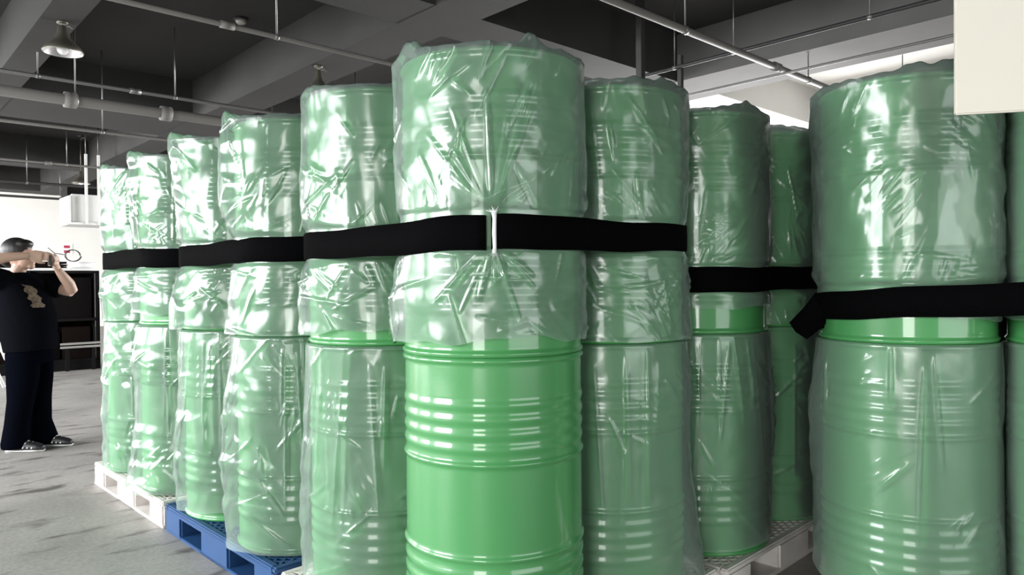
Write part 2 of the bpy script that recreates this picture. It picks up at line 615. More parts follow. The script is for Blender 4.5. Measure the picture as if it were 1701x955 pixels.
PZ = .14
GA = R(44.7)                                   # heading of the pallet rows
E1 = (math.cos(GA), math.sin(GA))              # away to the right
E2 = (-math.sin(GA), math.cos(GA))             # away to the left
L = []
for i in range(6):
    t = .6 * i + .039 * (i // 2)
    L.append((-.0637 + E2[0] * t, 2.3652 + E2[1] * t))


def off(p, a, b, ex=E1, ey=E2):
    return (p[0] + ex[0] * a + ey[0] * b, p[1] + ex[1] * a + ey[1] * b)


RR1 = off(L[0], .6, 0)
R2 = (.8217, 3.1923)
R3 = off(R2, .6, 0)
GX = (math.cos(R(-27.4)), math.sin(R(-27.4)))
GY = (-GX[1], GX[0])
G0 = (1.445, 2.655)
G1 = off(G0, .6, 0, GX, GY)


def drum(loc, z, label, group, bagmesh=None):
    d = thing('steel_drum', label, 'drum', (loc[0], loc[1], z), 0, group)
    link('body', ME_BODY, d)
    link('lid', ME_LID, d)
    if bagmesh is not None:
        b = link('plastic_bag', bagmesh, d)
        b['label'] = 'clear milky plastic bag'
    return d


def face(p):
    return math.atan2(-p[1], -p[0])


a1, a2 = GA, GA + math.pi / 2
CON = {   # directions in which the neighbour drums touch
    'L': [a2, a2 + math.pi, a1], 'L0': [a2, a1], 'L5': [a2 + math.pi, a1], 'R1': [a1 + math.pi, a2, a1], 'R2': [a1, a2, a1 + math.pi], 'R3': [a1 + math.pi, a2],
    'G0': [R(-27.4), R(62.6)], 'G1': [R(-27.4) + math.pi, R(62.6)]}
UPG, LOG = 'bagged green drums of the upper tier', 'bagged green drums of the lower tier'
ZU = PZ + DH

# name: (position, contacts, upper dict, lower dict, upper label, lower label)
front = [
 (L[0], CON['L0'],
  dict(seed=11, zb=.045, zt=.9, fins=[(-1.35, .034, .35), (1.4, .012, .3)], ears=[(-.95, .04, .22), (.42, .032, .10), (1.3, .012, .2)], folds=dict(clus=5, diag=26, lean=.7, horiz=8, hz=(.05, .3), facet=.006), band=.375, fan=(0.0, .375, 26), nu=320, nz=170),
  None,
  'bagged upper drum at the near corner, tied with black band and white tie', 'bare unwrapped glossy green drum at the near corner, lower tier'),
 (L[1], CON['L'],
  dict(seed=12, zb=.05, zt=.9, fins=[(-1.2, .045, .4)], ears=[(-1.1, .02, .3), (.9, .012, .3)], folds=dict(clus=10, diag=26, lean=.35, horiz=14, hz=(.05, .34), facet=.008), band=.36, nu=300, nz=160),
  dict(seed=22, zb=.02, zt=.9, fins=[(-1.25, .04, .5), (-.1, .008, .2)], ears=[], folds=dict(diag=14, lean=.8, vert=12, facet=.007), flare=.012, nu=300, nz=160),
  'bagged upper drum next left of the near corner drum', 'bagged lower drum next left of the bare drum'),
 (L[2], CON['L'],
  dict(seed=13, zb=.006, zt=.9, fins=[(-1.25, .075, .4)], ears=[(-1.2, .03, .3), (.2, .01, .5)], folds=dict(diag=26, lean=.55, horiz=22, hz=(.02, .34), facet=.009, hor=.4), band=.36, hem=.004),
  dict(seed=23, hem=.003, zb=.006, zt=.9, fins=[(-1.2, .07, .45), (.5, .012, .2)], ears=[], folds=dict(diag=14, lean=.3, vert=16, facet=.008), flare=.015),
  'bagged upper drum above the near end of the blue pallet', 'bagged lower drum on the near end of the blue pallet'),
 (L[3], CON['L'],
  dict(seed=14, zb=.006, zt=.9, fins=[(-1.2, .08, .42)], ears=[(-1.2, .03, .3), (.6, .012, .5)], folds=dict(diag=26, lean=.5, horiz=14, hz=(.02, .34), facet=.009), band=.36, hem=.004),
  dict(seed=24, zb=.055, zt=.9, fins=[(-1.15, .06, .45)], ears=[], folds=dict(diag=10, lean=.6, vert=14, facet=.008), flare=.018),
  'bagged upper drum above the far end of the blue pallet', 'bagged lower drum on the far end of the blue pallet, bare bottom edge'),
 (L[4], CON['L'],
  dict(seed=15, zb=.085, zt=.9, fins=[(-1.2, .06, .4)], ears=[(-1.2, .025, .3)], folds=dict(diag=20, lean=.4, horiz=12, hz=(.08, .34), facet=.009, vert=8), band=.365, hem=.012, slant=.03),
  dict(seed=25, hem=.006, zb=.012, zt=.9, fins=[(-1.1, .085, .5)], ears=[], folds=dict(diag=8, lean=.6, vert=12, facet=.006), flare=.02),
  'bagged upper drum fifth along the left row, bare green strip under its bag', 'bagged lower drum on the near half of the far white pallet'),
 (L[5], CON['L5'],
  dict(seed=16, zb=.006, zt=.9, fins=[(-1.2, .05, .4)], ears=[(-1.1, .025, .35)], folds=dict(diag=22, lean=.65, horiz=8, hz=(.02, .34), facet=.009), band=.365, hem=.004),
  dict(seed=26, zb=.01, zt=.9, fins=[(-1.2, .03, .4)], ears=[], folds=dict(diag=16, lean=.4, vert=8, facet=.009), flare=.012),
  'bagged upper drum at the far left end of the left row', 'bagged lower drum at the far left end of the left row'),
 (RR1, CON['R1'],
  dict(seed=17, zb=.006, zt=.9, fins=[(1.35, .02, .4)], ears=[(.9, .02, .5), (0, .01, .5)], folds=dict(clus=16, diag=34, lean=.1, horiz=16, hz=(.02, .34), facet=.012), band=.375, hem=.004, nu=300, nz=160),
  dict(seed=27, zb=.01, zt=.9, fins=[(1.2, .04, .5)], ears=[], folds=dict(clus=4, diag=4, lean=.4, vert=9, facet=.003), flare=.03, nu=300, nz=160),
  'bagged upper drum next right of the near corner drum', 'bagged lower drum next right of the bare drum, bag flaring out'),
 (R2, CON['R2'],
  dict(seed=18, zb=.11, zt=.9, fins=[(1.3, .012, .4)], ears=[(.7, .03, .3)], folds=dict(clus=13, diag=26, lean=.8, horiz=8, hz=(.12, .28), facet=.008), band=.225, hem=.006),
  dict(seed=28, hem=.005, zb=.03, zt=.9, fins=[(1.3, .01, .4)], ears=[], folds=dict(diag=12, lean=.3, vert=14, facet=.005), flare=.004),
  'bagged upper drum in the recess on the right, wide bare green strip under bag', 'bagged lower drum on the white pallet in the recess on the right'),
 (R3, CON['R3'],
  dict(seed=19, zb=.01, zt=.9, fins=[(.9, .015, .4)], ears=[(.2, .02, .5)], folds=dict(clus=12, diag=26, lean=.4, horiz=8, hz=(.02, .24), facet=.010), band=.225, hem=.006),
  dict(seed=29, hem=.005, zb=.015, zt=.9, fins=[], ears=[], folds=dict(diag=14, lean=.5, vert=10, facet=.007), flare=.006),
  'narrow view of bagged upper drum deepest in the recess on the right', 'narrow view of bagged lower drum deepest in the recess on the right'),
 (G0, CON['G0'],
  dict(seed=31, zb=.085, zt=.9, fins=[(-1.4, .018, .35), (1.2, .006, .3)], ears=[(-.9, .012, .3), (.1, .022, .14), (.7, .035, .4)], folds=dict(clus=12, diag=16, lean=.5, horiz=14, hz=(.18, .32), facet=.013, hor=.25), band=.14, hem=.008, nu=300, nz=160, loose=.006),
  dict(seed=32, zb=.03, zt=.9, fins=[(-1.3, .03, .4)], ears=[], folds=dict(clus=3, diag=5, lean=.5, vert=8, facet=.004), flare=.02, nu=300, nz=160),
  'large bagged upper drum at right, its top corner behind the cream board', 'large bagged lower drum at right with long smooth bag'),
 (G1, CON['G1'],
  dict(seed=33, zb=.085, zt=.9, fins=[(-1.2, .006, .4)], ears=[(0, .02, .5)], folds=dict(diag=10, lean=.5, horiz=8, hz=(.18, .32), facet=.006), band=.16, hem=.006),
  dict(seed=34, zb=.03, zt=.9, fins=[(-1.2, .006, .4)], ears=[], folds=dict(clus=3, diag=4, lean=.5, vert=8, facet=.004), flare=.008),
  'bagged upper drum cut off by the right edge of the view', 'bagged lower drum cut off by the right edge of the view'),
]
for (p, con, up, lo, lu, ll) in front:
    fa = face(p)
    drum(p, ZU, lu, UPG, mesh_bag(facing=fa, upper=True, contacts=con, **up))
    drum(p, PZ, ll, LOG, None if lo is None else mesh_bag(facing=fa, upper=False, contacts=con, **lo))

# the second row of each pallet stands hidden behind the first
allc = [a1, a2, a1 + math.pi, a2 + math.pi]
bk_u = mesh_bag(41, 0, True, .02, .9, [], [(0.4, .02, .5), (3, .02, .5)], allc, dict(diag=20, facet=.008), band=.36, nu=120, nz=60)
bk_l = mesh_bag(42, 0, False, .02, .9, [], [], allc, dict(diag=8, vert=12, facet=.006), nu=120, nz=60)
gcon = [R(-27.4), R(62.6), R(-27.4) + math.pi, R(62.6) + math.pi]
bg_u = mesh_bag(43, 0, True, .02, .9, [], [(0.4, .02, .5)], gcon, dict(diag=20, facet=.008), band=.15, nu=120, nz=60)
bg_l = mesh_bag(44, 0, False, .02, .9, [], [], gcon, dict(diag=8, vert=12, facet=.006), nu=120, nz=60)
back = [(off(L[1], .6, 0), bk_u, bk_l), (off(L[2], .6, 0), bk_u, bk_l), (off(L[3], .6, 0), bk_u, bk_l), (off(L[4], .6, 0), bk_u, bk_l), (off(L[5], .6, 0), bk_u, bk_l),
        (off(R2, 0, .6), bk_u, bk_l), (off(R3, 0, .6), bk_u, bk_l), (off(G0, 0, .6, GX, GY), bg_u, bg_l), (off(G1, 0, .6, GX, GY), bg_u, bg_l)]
for (p, mu, ml) in back:
    drum(p, ZU, 'bagged green drum standing hidden behind the front row, upper tier', 'drums in the second row, upper tier', mu)
    drum(p, PZ, 'bagged green drum standing hidden behind the front row, lower tier', 'drums in the second row, lower tier', ml)


# ------------------------------------------------------------------ pallets
def pallet(name, corner_drum, ex, rz, m, size, label):
    """corner_drum = drum nearest local (0,0); pallet spans +x, +y from it"""
    cx, cy = corner_drum
    t = thing(name, label, 'pallet', (cx, cy, 0), rz)
    o0 = .3 - size / 2
    a0, a1_ = o0, o0 + size
    blk = size * .167
    mid = (a0 + a1_) / 2
    pos = [(a0, a0 + blk), (mid - blk * .75, mid + blk * .75), (a1_ - blk, a1_)]
    MBr = MB()
    for (p, q) in pos:                               # bottom runners
        MBr = MB()
        MBr.box(a0, p, .0, a1_, q, .018, .003)
        MBr.obj('runner', m, t)
    for (p, q) in ((pos[0]), (pos[2])):
        MB().box(p, a0 + blk, .0, q, a1_ - blk, .016, .003).obj('runner', m, t)
    for (p, q) in pos:
        for (r_, s_) in pos:
            MB().box(p + .001, r_ + .001, .004, q - .001, s_ - .001, .1235, .010).obj('block', m, t)
    rim = MB()
    w = .035
    rim.box(a0, a0, .115, a1_, a0 + w, .14, .006)
    rim.box(a0, a1_ - w, .115, a1_, a1_, .14, .006)
    rim.box(a0, a0 + w - .004, .115, a0 + w, a1_ - w + .004, .14, .006)
    rim.box(a1_ - w, a0 + w - .004, .115, a1_, a1_ - w + .004, .14, .006)
    rim.obj('deck_rim', m, t)
    g = MB()
    n = int(size / .052)
    st = (size - 2 * w) / n
    # diagonal lattice deck
    span = size - 2 * w
    k = -n
    while k <= n:
        c0 = k * st
        for sg in (1, -1):
            # line y = sg*x + c across the square [0, span]
            if sg == 1:
                xs, xe = max(0, -c0), min(span, span - c0)
                if xe - xs < .01:
                    continue
                pa, pb = (xs, xs + c0), (xe, xe + c0)
            else:
                c1 = c0 + span
                xs, xe = max(0, c1 - span), min(span, c1)
                if xe - xs < .01:
                    continue
                pa, pb = (xs, c1 - xs), (xe, c1 - xe)
            dx, dy = pb[0] - pa[0], pb[1] - pa[1]
            ll = math.hypot(dx, dy)
            nx, ny = -dy / ll * .0058, dx / ll * .0058
            b = len(g.v)
            z0, z1 = .122, (.1395 if sg == 1 else .1390)
            o_ = a0 + w
            quad = [(pa[0] + nx, pa[1] + ny), (pa[0] - nx, pa[1] - ny), (pb[0] - nx, pb[1] - ny), (pb[0] + nx, pb[1] + ny)]
            for zz in (z0, z1):
                for (qx, qy) in quad:
                    g.v.append((qx + o_, qy + o_, zz))
            g.f += [tuple(b + i for i in q) for q in ((0, 3, 2, 1), (4, 5, 6, 7), (0, 1, 5, 4), (1, 2, 6, 5), (2, 3, 7, 6), (3, 0, 4, 7))]
        k += 1
    # solid strips over the blocks
    for (p, q) in pos:
        g.box(p, a0 + w, .106, q, a1_ - w, .124)
    go = g.obj('deck_lattice', m, t)
    go['kind'] = 'stuff'
    return t


pallet('plastic_pallet', L[0], E1, GA, M_white_pl, 1.2, 'white plastic pallet under the near corner stack, below the bare drum')
pallet('plastic_pallet', L[2], E1, GA, M_blue_pl, 1.2, 'blue plastic pallet under the left row of drums')
pallet('plastic_pallet', L[4], E1, GA, M_white_pl, 1.2, 'white plastic pallet at the far end of the left row')
pallet('plastic_pallet', R2, E1, GA, M_white_pl, 1.2, 'worn white lattice pallet in the recess on the right')
pallet('plastic_pallet', G0, GX, R(-27.4), M_white_pl, 1.12, 'worn white pallet under the large drums at right')


# ------------------------------------------------------------------ black straps
def strap(c, ex, ey, z0, dz_x, height, label, gap=None, wob=.003, seed=0, rad=.3015, dz_y=0.0):
    """loop of webbing around the 2 x 2 drums whose corner drum is c.  gap = (angle, width) left open at the tie"""
    rg = random.Random(seed)
    cs = [off(c, 0, 0, ex, ey), off(c, .6, 0, ex, ey), off(c, .6, .6, ex, ey), off(c, 0, .6, ex, ey)]
    base = math.atan2(ex[1], ex[0])
    pts = []
    for q in range(4):
        st = base + math.pi + q * math.pi / 2
        for k in range(13):
            a = st + k / 12 * math.pi / 2
            pts.append((cs[q][0] + rad * math.cos(a), cs[q][1] + rad * math.sin(a), a, q))
    # densify the straight runs
    loop = []
    for i, p in enumerate(pts):
        loop.append(p)
        n = pts[(i + 1) % len(pts)]
        dd = math.hypot(n[0] - p[0], n[1] - p[1])
        if dd > .2:
            for k in range(1, 10):
                t = k / 10
                loop.append((p[0] + (n[0] - p[0]) * t, p[1] + (n[1] - p[1]) * t, p[2], p[3]))
    if gap is not None:
        gi = min(range(len(loop)), key=lambda i: abs(math.atan2(math.sin(loop[i][2] - gap[0]), math.cos(loop[i][2] - gap[0]))) + (0 if loop[i][3] == 0 else 9))
        loop = loop[gi:] + loop[:gi + 1]
        # shorten both ends
        def short(a, b):
            dd = math.hypot(b[0] - a[0], b[1] - a[1])
            t = gap[1] / 2 / dd
            return (a[0] + (b[0] - a[0]) * t, a[1] + (b[1] - a[1]) * t, a[2], a[3])
        loop[0] = short(loop[0], loop[1])
        loop[-1] = short(loop[-1], loop[-2])
    th = .004
    ph = rg.random() * 6
    mb = MB()
    n = len(loop)
    cx = sum(p[0] for p in cs) / 4
    cy = sum(p[1] for p in cs) / 4
    for i, (x, y, a, q) in enumerate(loop):
        lx = (x - c[0]) * ex[0] + (y - c[1]) * ex[1]
        ly = (x - c[0]) * ey[0] + (y - c[1]) * ey[1]
        zz = z0 + dz_x * lx + dz_y * ly + wob * math.sin(i * .37 + ph) + .002 * math.sin(i * .9 + ph)
        h = height * (1 + .025 * math.sin(i * .23 + ph))
        na = a
        ox, oy = math.cos(na) * th, math.sin(na) * th
        mb.v += [(x, y, zz - h / 2), (x + ox, y + oy, zz - h / 2 + .001), (x + ox * 1.2, y + oy * 1.2, zz), (x + ox, y + oy, zz + h / 2 - .001), (x, y, zz + h / 2)]
    m_ = 5
    rng = range(n - 1) if gap is not None else range(n)
    for i in rng:
        j = (i + 1) % n
        for k in range(m_):
            k2 = (k + 1) % m_
            mb.f.append((i * m_ + k, j * m_ + k, j * m_ + k2, i * m_ + k2))
    if gap is not None:
        mb.f.append(tuple(range(m_)))
        mb.f.append(tuple((n - 1) * m_ + k for k in reversed(range(m_))))
    t = thing('black_strap', label, 'strap', (0, 0, 0), 0, 'wide black straps around the upper drums')
    mb.obj('webbing', M_band, t, True)
    return t, loop


fa0 = face(L[0])
st0, lp = strap(L[0], E1, E2, 1.402, .012, .099, 'wide black strap around the near corner stack, closed by a white tie', gap=(fa0 + .02, .014), seed=1, dz_y=-.008)
gx, gy = L[0][0] + .3045 * math.cos(fa0 + .02), L[0][1] + .3045 * math.sin(fa0 + .02)
mb = MB()
mb.tube([(gx, gy, 1.343), (gx + .001, gy, 1.36), (gx, gy - .001, 1.40), (gx + .001, gy, 1.44), (gx, gy, 1.458)], [(.007, .0035), (.0055, .004), (.0065, .004), (.006, .004), (.008, .0035)], 8, flat=(1, 0, 0))
for k in range(9):                                      # frayed gathers above and below the tie
    a = R(20 + 17.5 * k)
    for sg in (1, -1):
        z0 = 1.402 + sg * .056
        ln = .012 + .006 * ((k * 7) % 3)
        mb.tube([(gx, gy - .001, z0), (gx + ln * .5 * math.cos(a), gy + .001, z0 + sg * ln * .5 * math.sin(a)), (gx + ln * math.cos(a), gy + .006, z0 + sg * ln * math.sin(a))], [.0018, .0013, .0006], 6)
tie = mb.obj('tie', M_tie, st0, True)
tie['label'] = 'white plastic tie'
strap(L[2], E1, E2, 1.397, 0, .100, 'wide black strap around the stack on the blue pallet', seed=2, dz_y=-.006)
strap(L[4], E1, E2, 1.400, 0, .100, 'wide black strap around the far stack of the left row', seed=3, dz_y=.004)
strap(R2, E1, E2, 1.262, 0, .102, 'wide black strap low around the stack in the recess on the right', seed=4)
st4, lp = strap(G0, GX, GY, 1.178, .055, .102, 'wide black strap with hanging tail around the large drums at right', seed=5)
# loose tail of the strap hanging at the left of the large drum
ka = face(G0) - 1.25
kx, ky = G0[0] + .318 * math.cos(ka), G0[1] + .318 * math.sin(ka)
tx, ty = -math.sin(face(G0)), math.cos(face(G0))       # sideways in view (to the right)
tail = MB()


vx, vy = math.cos(face(G0)), math.sin(face(G0))
poly = [(.01, 1.21), (-.035, 1.15), (-.085, 1.095), (-.06, 1.06), (-.02, 1.035), (.02, 1.07), (.055, 1.085), (.06, 1.14)]
for lay, sc_ in ((.008, 1.0), (.024, .8)):                # two folded layers of webbing
    b = len(tail.v)
    n = len(poly)
    for k, (dt, z) in enumerate(poly):
        dt, z = dt * sc_, 1.12 + (z - 1.12) * sc_
        bulge = .012 * math.cos(k * 1.7)
        for dv in (lay, lay + .010):
            tail.v.append((kx + dt * tx + (dv + bulge) * vx, ky + dt * ty + (dv + bulge) * vy, z))
    for k in range(n):
        k2 = (k + 1) % n
        tail.f.append((b + 2 * k, b + 2 * k2, b + 2 * k2 + 1, b + 2 * k + 1))
    tail.f.append(tuple(b + 2 * k + 1 for k in range(n)))
    tail.f.append(tuple(b + 2 * k for k in reversed(range(n))))
tail.obj('strap_tail', M_band, st4)


# ------------------------------------------------------------------ cream board hanging at the right
board = thing('hanging_board', 'plain cream board hanging at the upper right in front of the drums', 'board', (1.04, 1.69, 1.643), R(-13))
MB().box(0, 0, 0, .62, .014, .80, .003).obj('panel', M_cream, board)
for dx in (.08, .54):
    MB().tube([(dx, .007, .79), (dx, .007, ZC - 1.643)], .004, 8).obj('hanging_wire', M_rod, board, True)


# ------------------------------------------------------------------ pipes under the ceiling
def pipe_x(y, z, rad, x0, x1, label, hangers=(), m=None, couplings=(), heads=(), axis='x', hr=.008, hm=None):
    """pipe along the building's x (or y) axis with hanger rods up to the slab"""
    t = thing('sprinkler_pipe', label, 'pipe', (0, 0, 0), BA, 'pipes hung under the ceiling')
    P = (lambda a, dz=0: (a, y, z + dz)) if axis == 'x' else (lambda a, dz=0: (y, a, z + dz))
    MB().tube([P(x0), P((x0 + x1) / 2), P(x1)], rad, 12).obj('pipe', m or M_pipe, t, True)
    for c in couplings:
        MB().tube([P(c - .06), P(c + .06)], rad * 1.45, 12).obj('coupling', m or M_pipe, t, True)
    for h in hangers:
        mb = MB()
        mb.tube([P(h, rad * .8), P(h, ZC - z + .01)], hr, 8)
        mb.tube([P(h - .02, 0), P(h + .02, 0)], rad * 1.18, 12)
        mb.obj('hanger', hm or M_rod, t, True)
    for h in heads:
        mb = MB()
        mb.tube([P(h, rad * .5), P(h, rad + .05)], .012, 8)
        mb.tube([P(h, rad + .05), P(h, rad + .058)], .03, 10)
        mb.obj('sprinkler_head', m or M_pipe, t, True)
    return t


pipe_x(6.28, 3.5, .022, X0, X1, 'thin grey pipe sloping across the upper left, meeting the near corner drum', hangers=(-2, 1.0, 2.95, 6.5, 10), couplings=(2.5, 5.0))
pipe_x(9.30, 3.54, .022, X0, X1, 'thin dark pipe crossing under the pendant lamp', hangers=(-2, 1.62, 3.05, 5.2, 9), couplings=(2.6,), m=M_rod)
pipe_x(9.18, 3.3, .06, X0, X1, 'thickest grey pipe, crossing the upper left below the lamp', hangers=(-1.5, 1.95, 5.5), couplings=(1.9, 2.9), m=M_pipe)
pipe_x(10.85, 3.3, .022, X0, X1, 'thin grey pipe next below the thickest pipe', hangers=(-1, 2.62, 5), couplings=())
pipe_x(15.8, 3.53, .022, X0, X1, 'thin pale pipe crossing the dark bay at left', hangers=(-1, 3.2, 7), couplings=(2.9,))
pipe_x(17.6, 3.35, .03, X0, X1, 'dark pipe just below the far beam at left', hangers=(-1, 2.85, 7), m=M_rod_dk)
pipe_x(20.5, 3.35, .03, X0, X1, 'lowest dark pipe, in front of the far white wall', hangers=(0, 4.0), m=M_rod_dk)
pipe_x(3.69, 3.5, .033, X0, X1, 'pale pipe sloping down right of the near corner drum', hangers=(-2, 2, 5.6, 8.05, 11), couplings=(7.3,))
pipe_x(6.8, 3.6, .02, Y0, Y1, 'thin black pipe rising to the right behind the drums', hangers=(-1, 2.55, 3.9, 4.62, 9), m=M_pipe_dk, axis='y', hr=.006)
pipe_x(7.42, 3.45, .014, Y0, Y1, 'thinnest pale conduit rising right under the dark beam', hangers=(-2, 8), m=M_rod, axis='y')


# ------------------------------------------------------------------ pendant lamps
def lamp(loc, zt, label, sc=1.0):
    t = thing('pendant_lamp', label, 'lamp', loc, 0, 'bell shaped pendant lamps')
    s = sc
    prof = [(.172 * s, 0), (.178 * s, .012), (.150 * s, .055), (.105 * s, .10), (.070 * s, .135), (.052 * s, .19), (.040 * s, .25), (.022 * s, .262), (.001, .264)]
    MB().lathe(prof, 32).obj('shade', M_lampsh, t, True)
    inn = [(.171 * s, .001), (.145 * s, .05), (.10 * s, .093), (.062 * s, .128), (.001, .13)]
    MB().lathe(inn, 32).obj('reflector', M_lampin, t, True)
    MB().ball((0, 0, .055), (.06 * s, .06 * s, .075), 16, 10).obj('bulb', M_bulb, t, True)
    z1 = zt - loc[2]
    MB().tube([(0, 0, .26), (0, 0, z1)], .010, 8).obj('rod', M_lampsh, t, True)
    MB().tube([(0, 0, z1 - .10), (.03, 0, z1 - .05), (.07, 0, z1 - .045), (.09, 0, z1 - .07)], .007, 8).obj('hook', M_rod, t, True)
    MB().lathe([(.05, z1 - .02), (.05, z1)], 16, cap0=True, cap1=True).obj('mount', M_lampsh, t, True)
    return t


lamp((-4.32, 7.0, 3.50), 3.8, 'bell shaped pendant lamp under the beam at upper left')
lamp((-2.25, 8.50, 3.49), 3.8, 'small dark pendant lamp just above the second drum from the corner', .8)
lamp((-9.10, 15.3, 3.38), ZC, 'far pendant lamp above the hanging duct at left')

sd = thing('smoke_detector', 'small round smoke detector on the dark ceiling slab', 'detector', tuple(bw(3.53, 8.46, ZC - .07)))
MB().lathe([(.001, .0), (.045, .002), (.06, .02), (.06, .045)], 24).obj('sensor', M_steelbar, sd, True)
MB().lathe([(.075, .04), (.08, .05), (.08, .072)], 24, cap0=True, cap1=True).obj('mounting_base', M_rod_dk, sd, True)


def strut(x, y, z0, z1, w, label):
    t = thing('ceiling_strut', label, 'strut', tuple(bw(x, y, 0)), BA)
    MB().box(-w / 2, -w / 2, z0, w / 2, w / 2, z1, .004).obj('upright', M_rod_dk, t)
    MB().box(-w, -w * .7, z0 - .02, w, w * .7, z0 + .01, .003).obj('foot_plate', M_rod_dk, t)
    return t


strut(6.50, 4.86, 3.15, ZC, .075, 'thick dark strut dropping from the ceiling behind the drums')
strut(6.86, 4.585, 3.10, 3.74, .05, 'short dark strut beside the thin black pipe behind the drums')

# ------------------------------------------------------------------ far end of the hall
# black storage rack with cartons
rk = thing('storage_rack', 'black storage rack of dark goods behind the person', 'rack', tuple(bw(.9, 12.1, 0)), BA)
RL, RD = 1.95, .75
for x in (0, RL / 2 - .02, RL - .05):
    for y in (0, RD - .05):
        MB().box(x, y, 0, x + .05, y + .05, 1.46, .004).obj('upright', M_blackst, rk)
for z in (.12, .72, 1.42):
    MB().box(0, .0, z, RL, RD, z + .04, .004).obj('shelf', M_blackst, rk)
MB().box(.02, RD - .02, .0, RL - .02, RD, 1.42).obj('back_panel', M_blackst, rk)
for x in (.051, RL - .062):
    MB().box(x, .05, .0, x + .011, RD - .05, 1.42).obj('side_panel', M_blackst, rk)
MB().box(.05, .01, .0, RL - .05, .02, .12).obj('kick_panel', M_blackst, rk)
cartons = [(.08, .06, .16, .55, .6, .50, M_blackbox), (.66, .1, .16, .42, .55, .52, M_darkbrown), (1.12, .16, .16, .34, .5, .40, M_blackbox), (1.49, .12, .16, .36, .5, .47, M_darkbrown),
           (.08, .05, .76, .5, .6, .58, M_blackbox), (.62, .04, .76, .62, .62, .55, M_darkbrown), (1.28, .06, .76, .58, .6, .60, M_blackbox)]
names_c = ['black carton at the left of the low rack shelf', 'dark brown carton second on the low rack shelf', 'small black carton third on the low rack shelf', 'dark brown carton at the right of the low rack shelf',
           'black carton at the left of the middle rack shelf', 'wide dark brown carton in the middle of the rack', 'black carton at the right of the middle rack shelf']
for (x, y, z, sx, sy, sz, m), lb in zip(cartons, names_c):
    p = bw(.9 + x, 12.1 + y, z)
    t = thing('carton', lb, 'carton', tuple(p), BA, 'dark cartons on the rack')
    MB().box(0, 0, 0, sx, sy, sz, .006).obj('box', m, t)
    MB().box(-.001, sy / 2 - .025, sz - .004, sx + .001, sy / 2 + .025, sz + .001).obj('tape', M_blackst, t)
    MB().box(.002, .0, sz * .55, sx - .002, -.003, sz * .57).obj('flap_seam', M_blackst, t)
t = MB().box(0, 0, 0, 1.75, .70, .035, .006).obj('white_sheet_stack', M_white)
t.location = bw(1.0, 12.08, 1.461)
t.rotation_euler = (0, 0, BA)
tag(t, 'flat white sheets lying on top of the black rack', 'sheets')
for (x, sx, sz, lb) in ((1.05, .75, .11, 'long low dark crate on the white sheets beside the phone'), (1.85, .60, .10, 'short low dark crate on the right of the white sheets')):
    t = thing('low_crate', lb, 'crate', tuple(bw(x, 12.2, 1.497)), BA)
    MB().box(0, 0, 0, sx, .5, .02, .003).obj('base', M_darkbrown, t)
    for k in range(2):
        MB().box(0, 0, .025 + k * .04, sx, .02, .055 + k * .04, .002).obj('slat', M_darkbrown, t)
        MB().box(0, .48, .025 + k * .04, sx, .50, .055 + k * .04, .002).obj('slat', M_darkbrown, t)
        MB().box(0, .02, .025 + k * .04, .02, .48, .055 + k * .04, .002).obj('slat', M_darkbrown, t)
        MB().box(sx - .02, .02, .025 + k * .04, sx, .48, .055 + k * .04, .002).obj('slat', M_darkbrown, t)
t = thing('cable_coil', 'thin dark cable coil standing on top of the rack', 'cable', tuple(bw(2.55, 12.35, 1.60)), BA)
pts = [(.10 * math.cos(a) + a * .004, .01 * a, .09 + .085 * math.sin(a)) for a in np.linspace(0, 12.5, 50)]
MB().tube(pts, .006, 6).obj('coil', M_rod_dk, t, True)
MB().tube([(-.1, 0, .1), (-.22, .02, .12), (-.30, .04, .2)], .006, 6).obj('loose_end', M_rod_dk, t, True)
t = thing('white_roll', 'white roll lying at the right end of the rack top', 'roll', tuple(bw(2.55, 12.10, 1.497)), BA)
MB().tube([(-.1, .05, .045), (.26, .05, .045)], .045, 16).obj('roll', M_white, t, True)
MB().tube([(-.104, .05, .045), (-.099, .05, .045)], .02, 12).obj('core', M_wood, t, True)
t = thing('timber_post', 'pale worn timber post leaning at the right end of the rack', 'post', tuple(bw(2.99, 12.05, 0)), BA)
MB().box(-.04, -.04, 0, .04, .04, 1.22, .006).obj('timber', M_wood, t)
MB().box(-.05, -.05, .55, .05, .05, .63, .004).obj('clamp', M_blackst, t)
t = thing('steel_bar_pair', 'two pale steel bars lying in front of the rack', 'bars', tuple(bw(2.32, 12.02, .33)), BA)
for k in range(2):
    MB().box(0, 0, k * .05, .52, .03, k * .05 + .03, .003).obj('bar', M_steelbar, t)
for x in (.06, .40):
    MB().box(x, .002, -.33, x + .05, .028, .0).obj('bar_support', M_blackst, t)

# white trestle at the left edge
t = thing('folding_trestle', 'white metal trestle legs at the left edge behind the person', 'trestle', (-6.6, 9.0, 0), R(20))
for s in (-1, 1):
    for y in (-.25, .25):
        MB().tube([(s * .28, y, 0), (s * .05, y, .62)], .02, 8).obj('leg', M_white, t, True)
MB().box(-.08, -.3, .61, .08, .3, .65, .005).obj('top_rail', M_white, t)
MB().tube([(-.2, -.25, .22), (.2, -.25, .22)], .012, 8).obj('cross_bar', M_white, t, True)

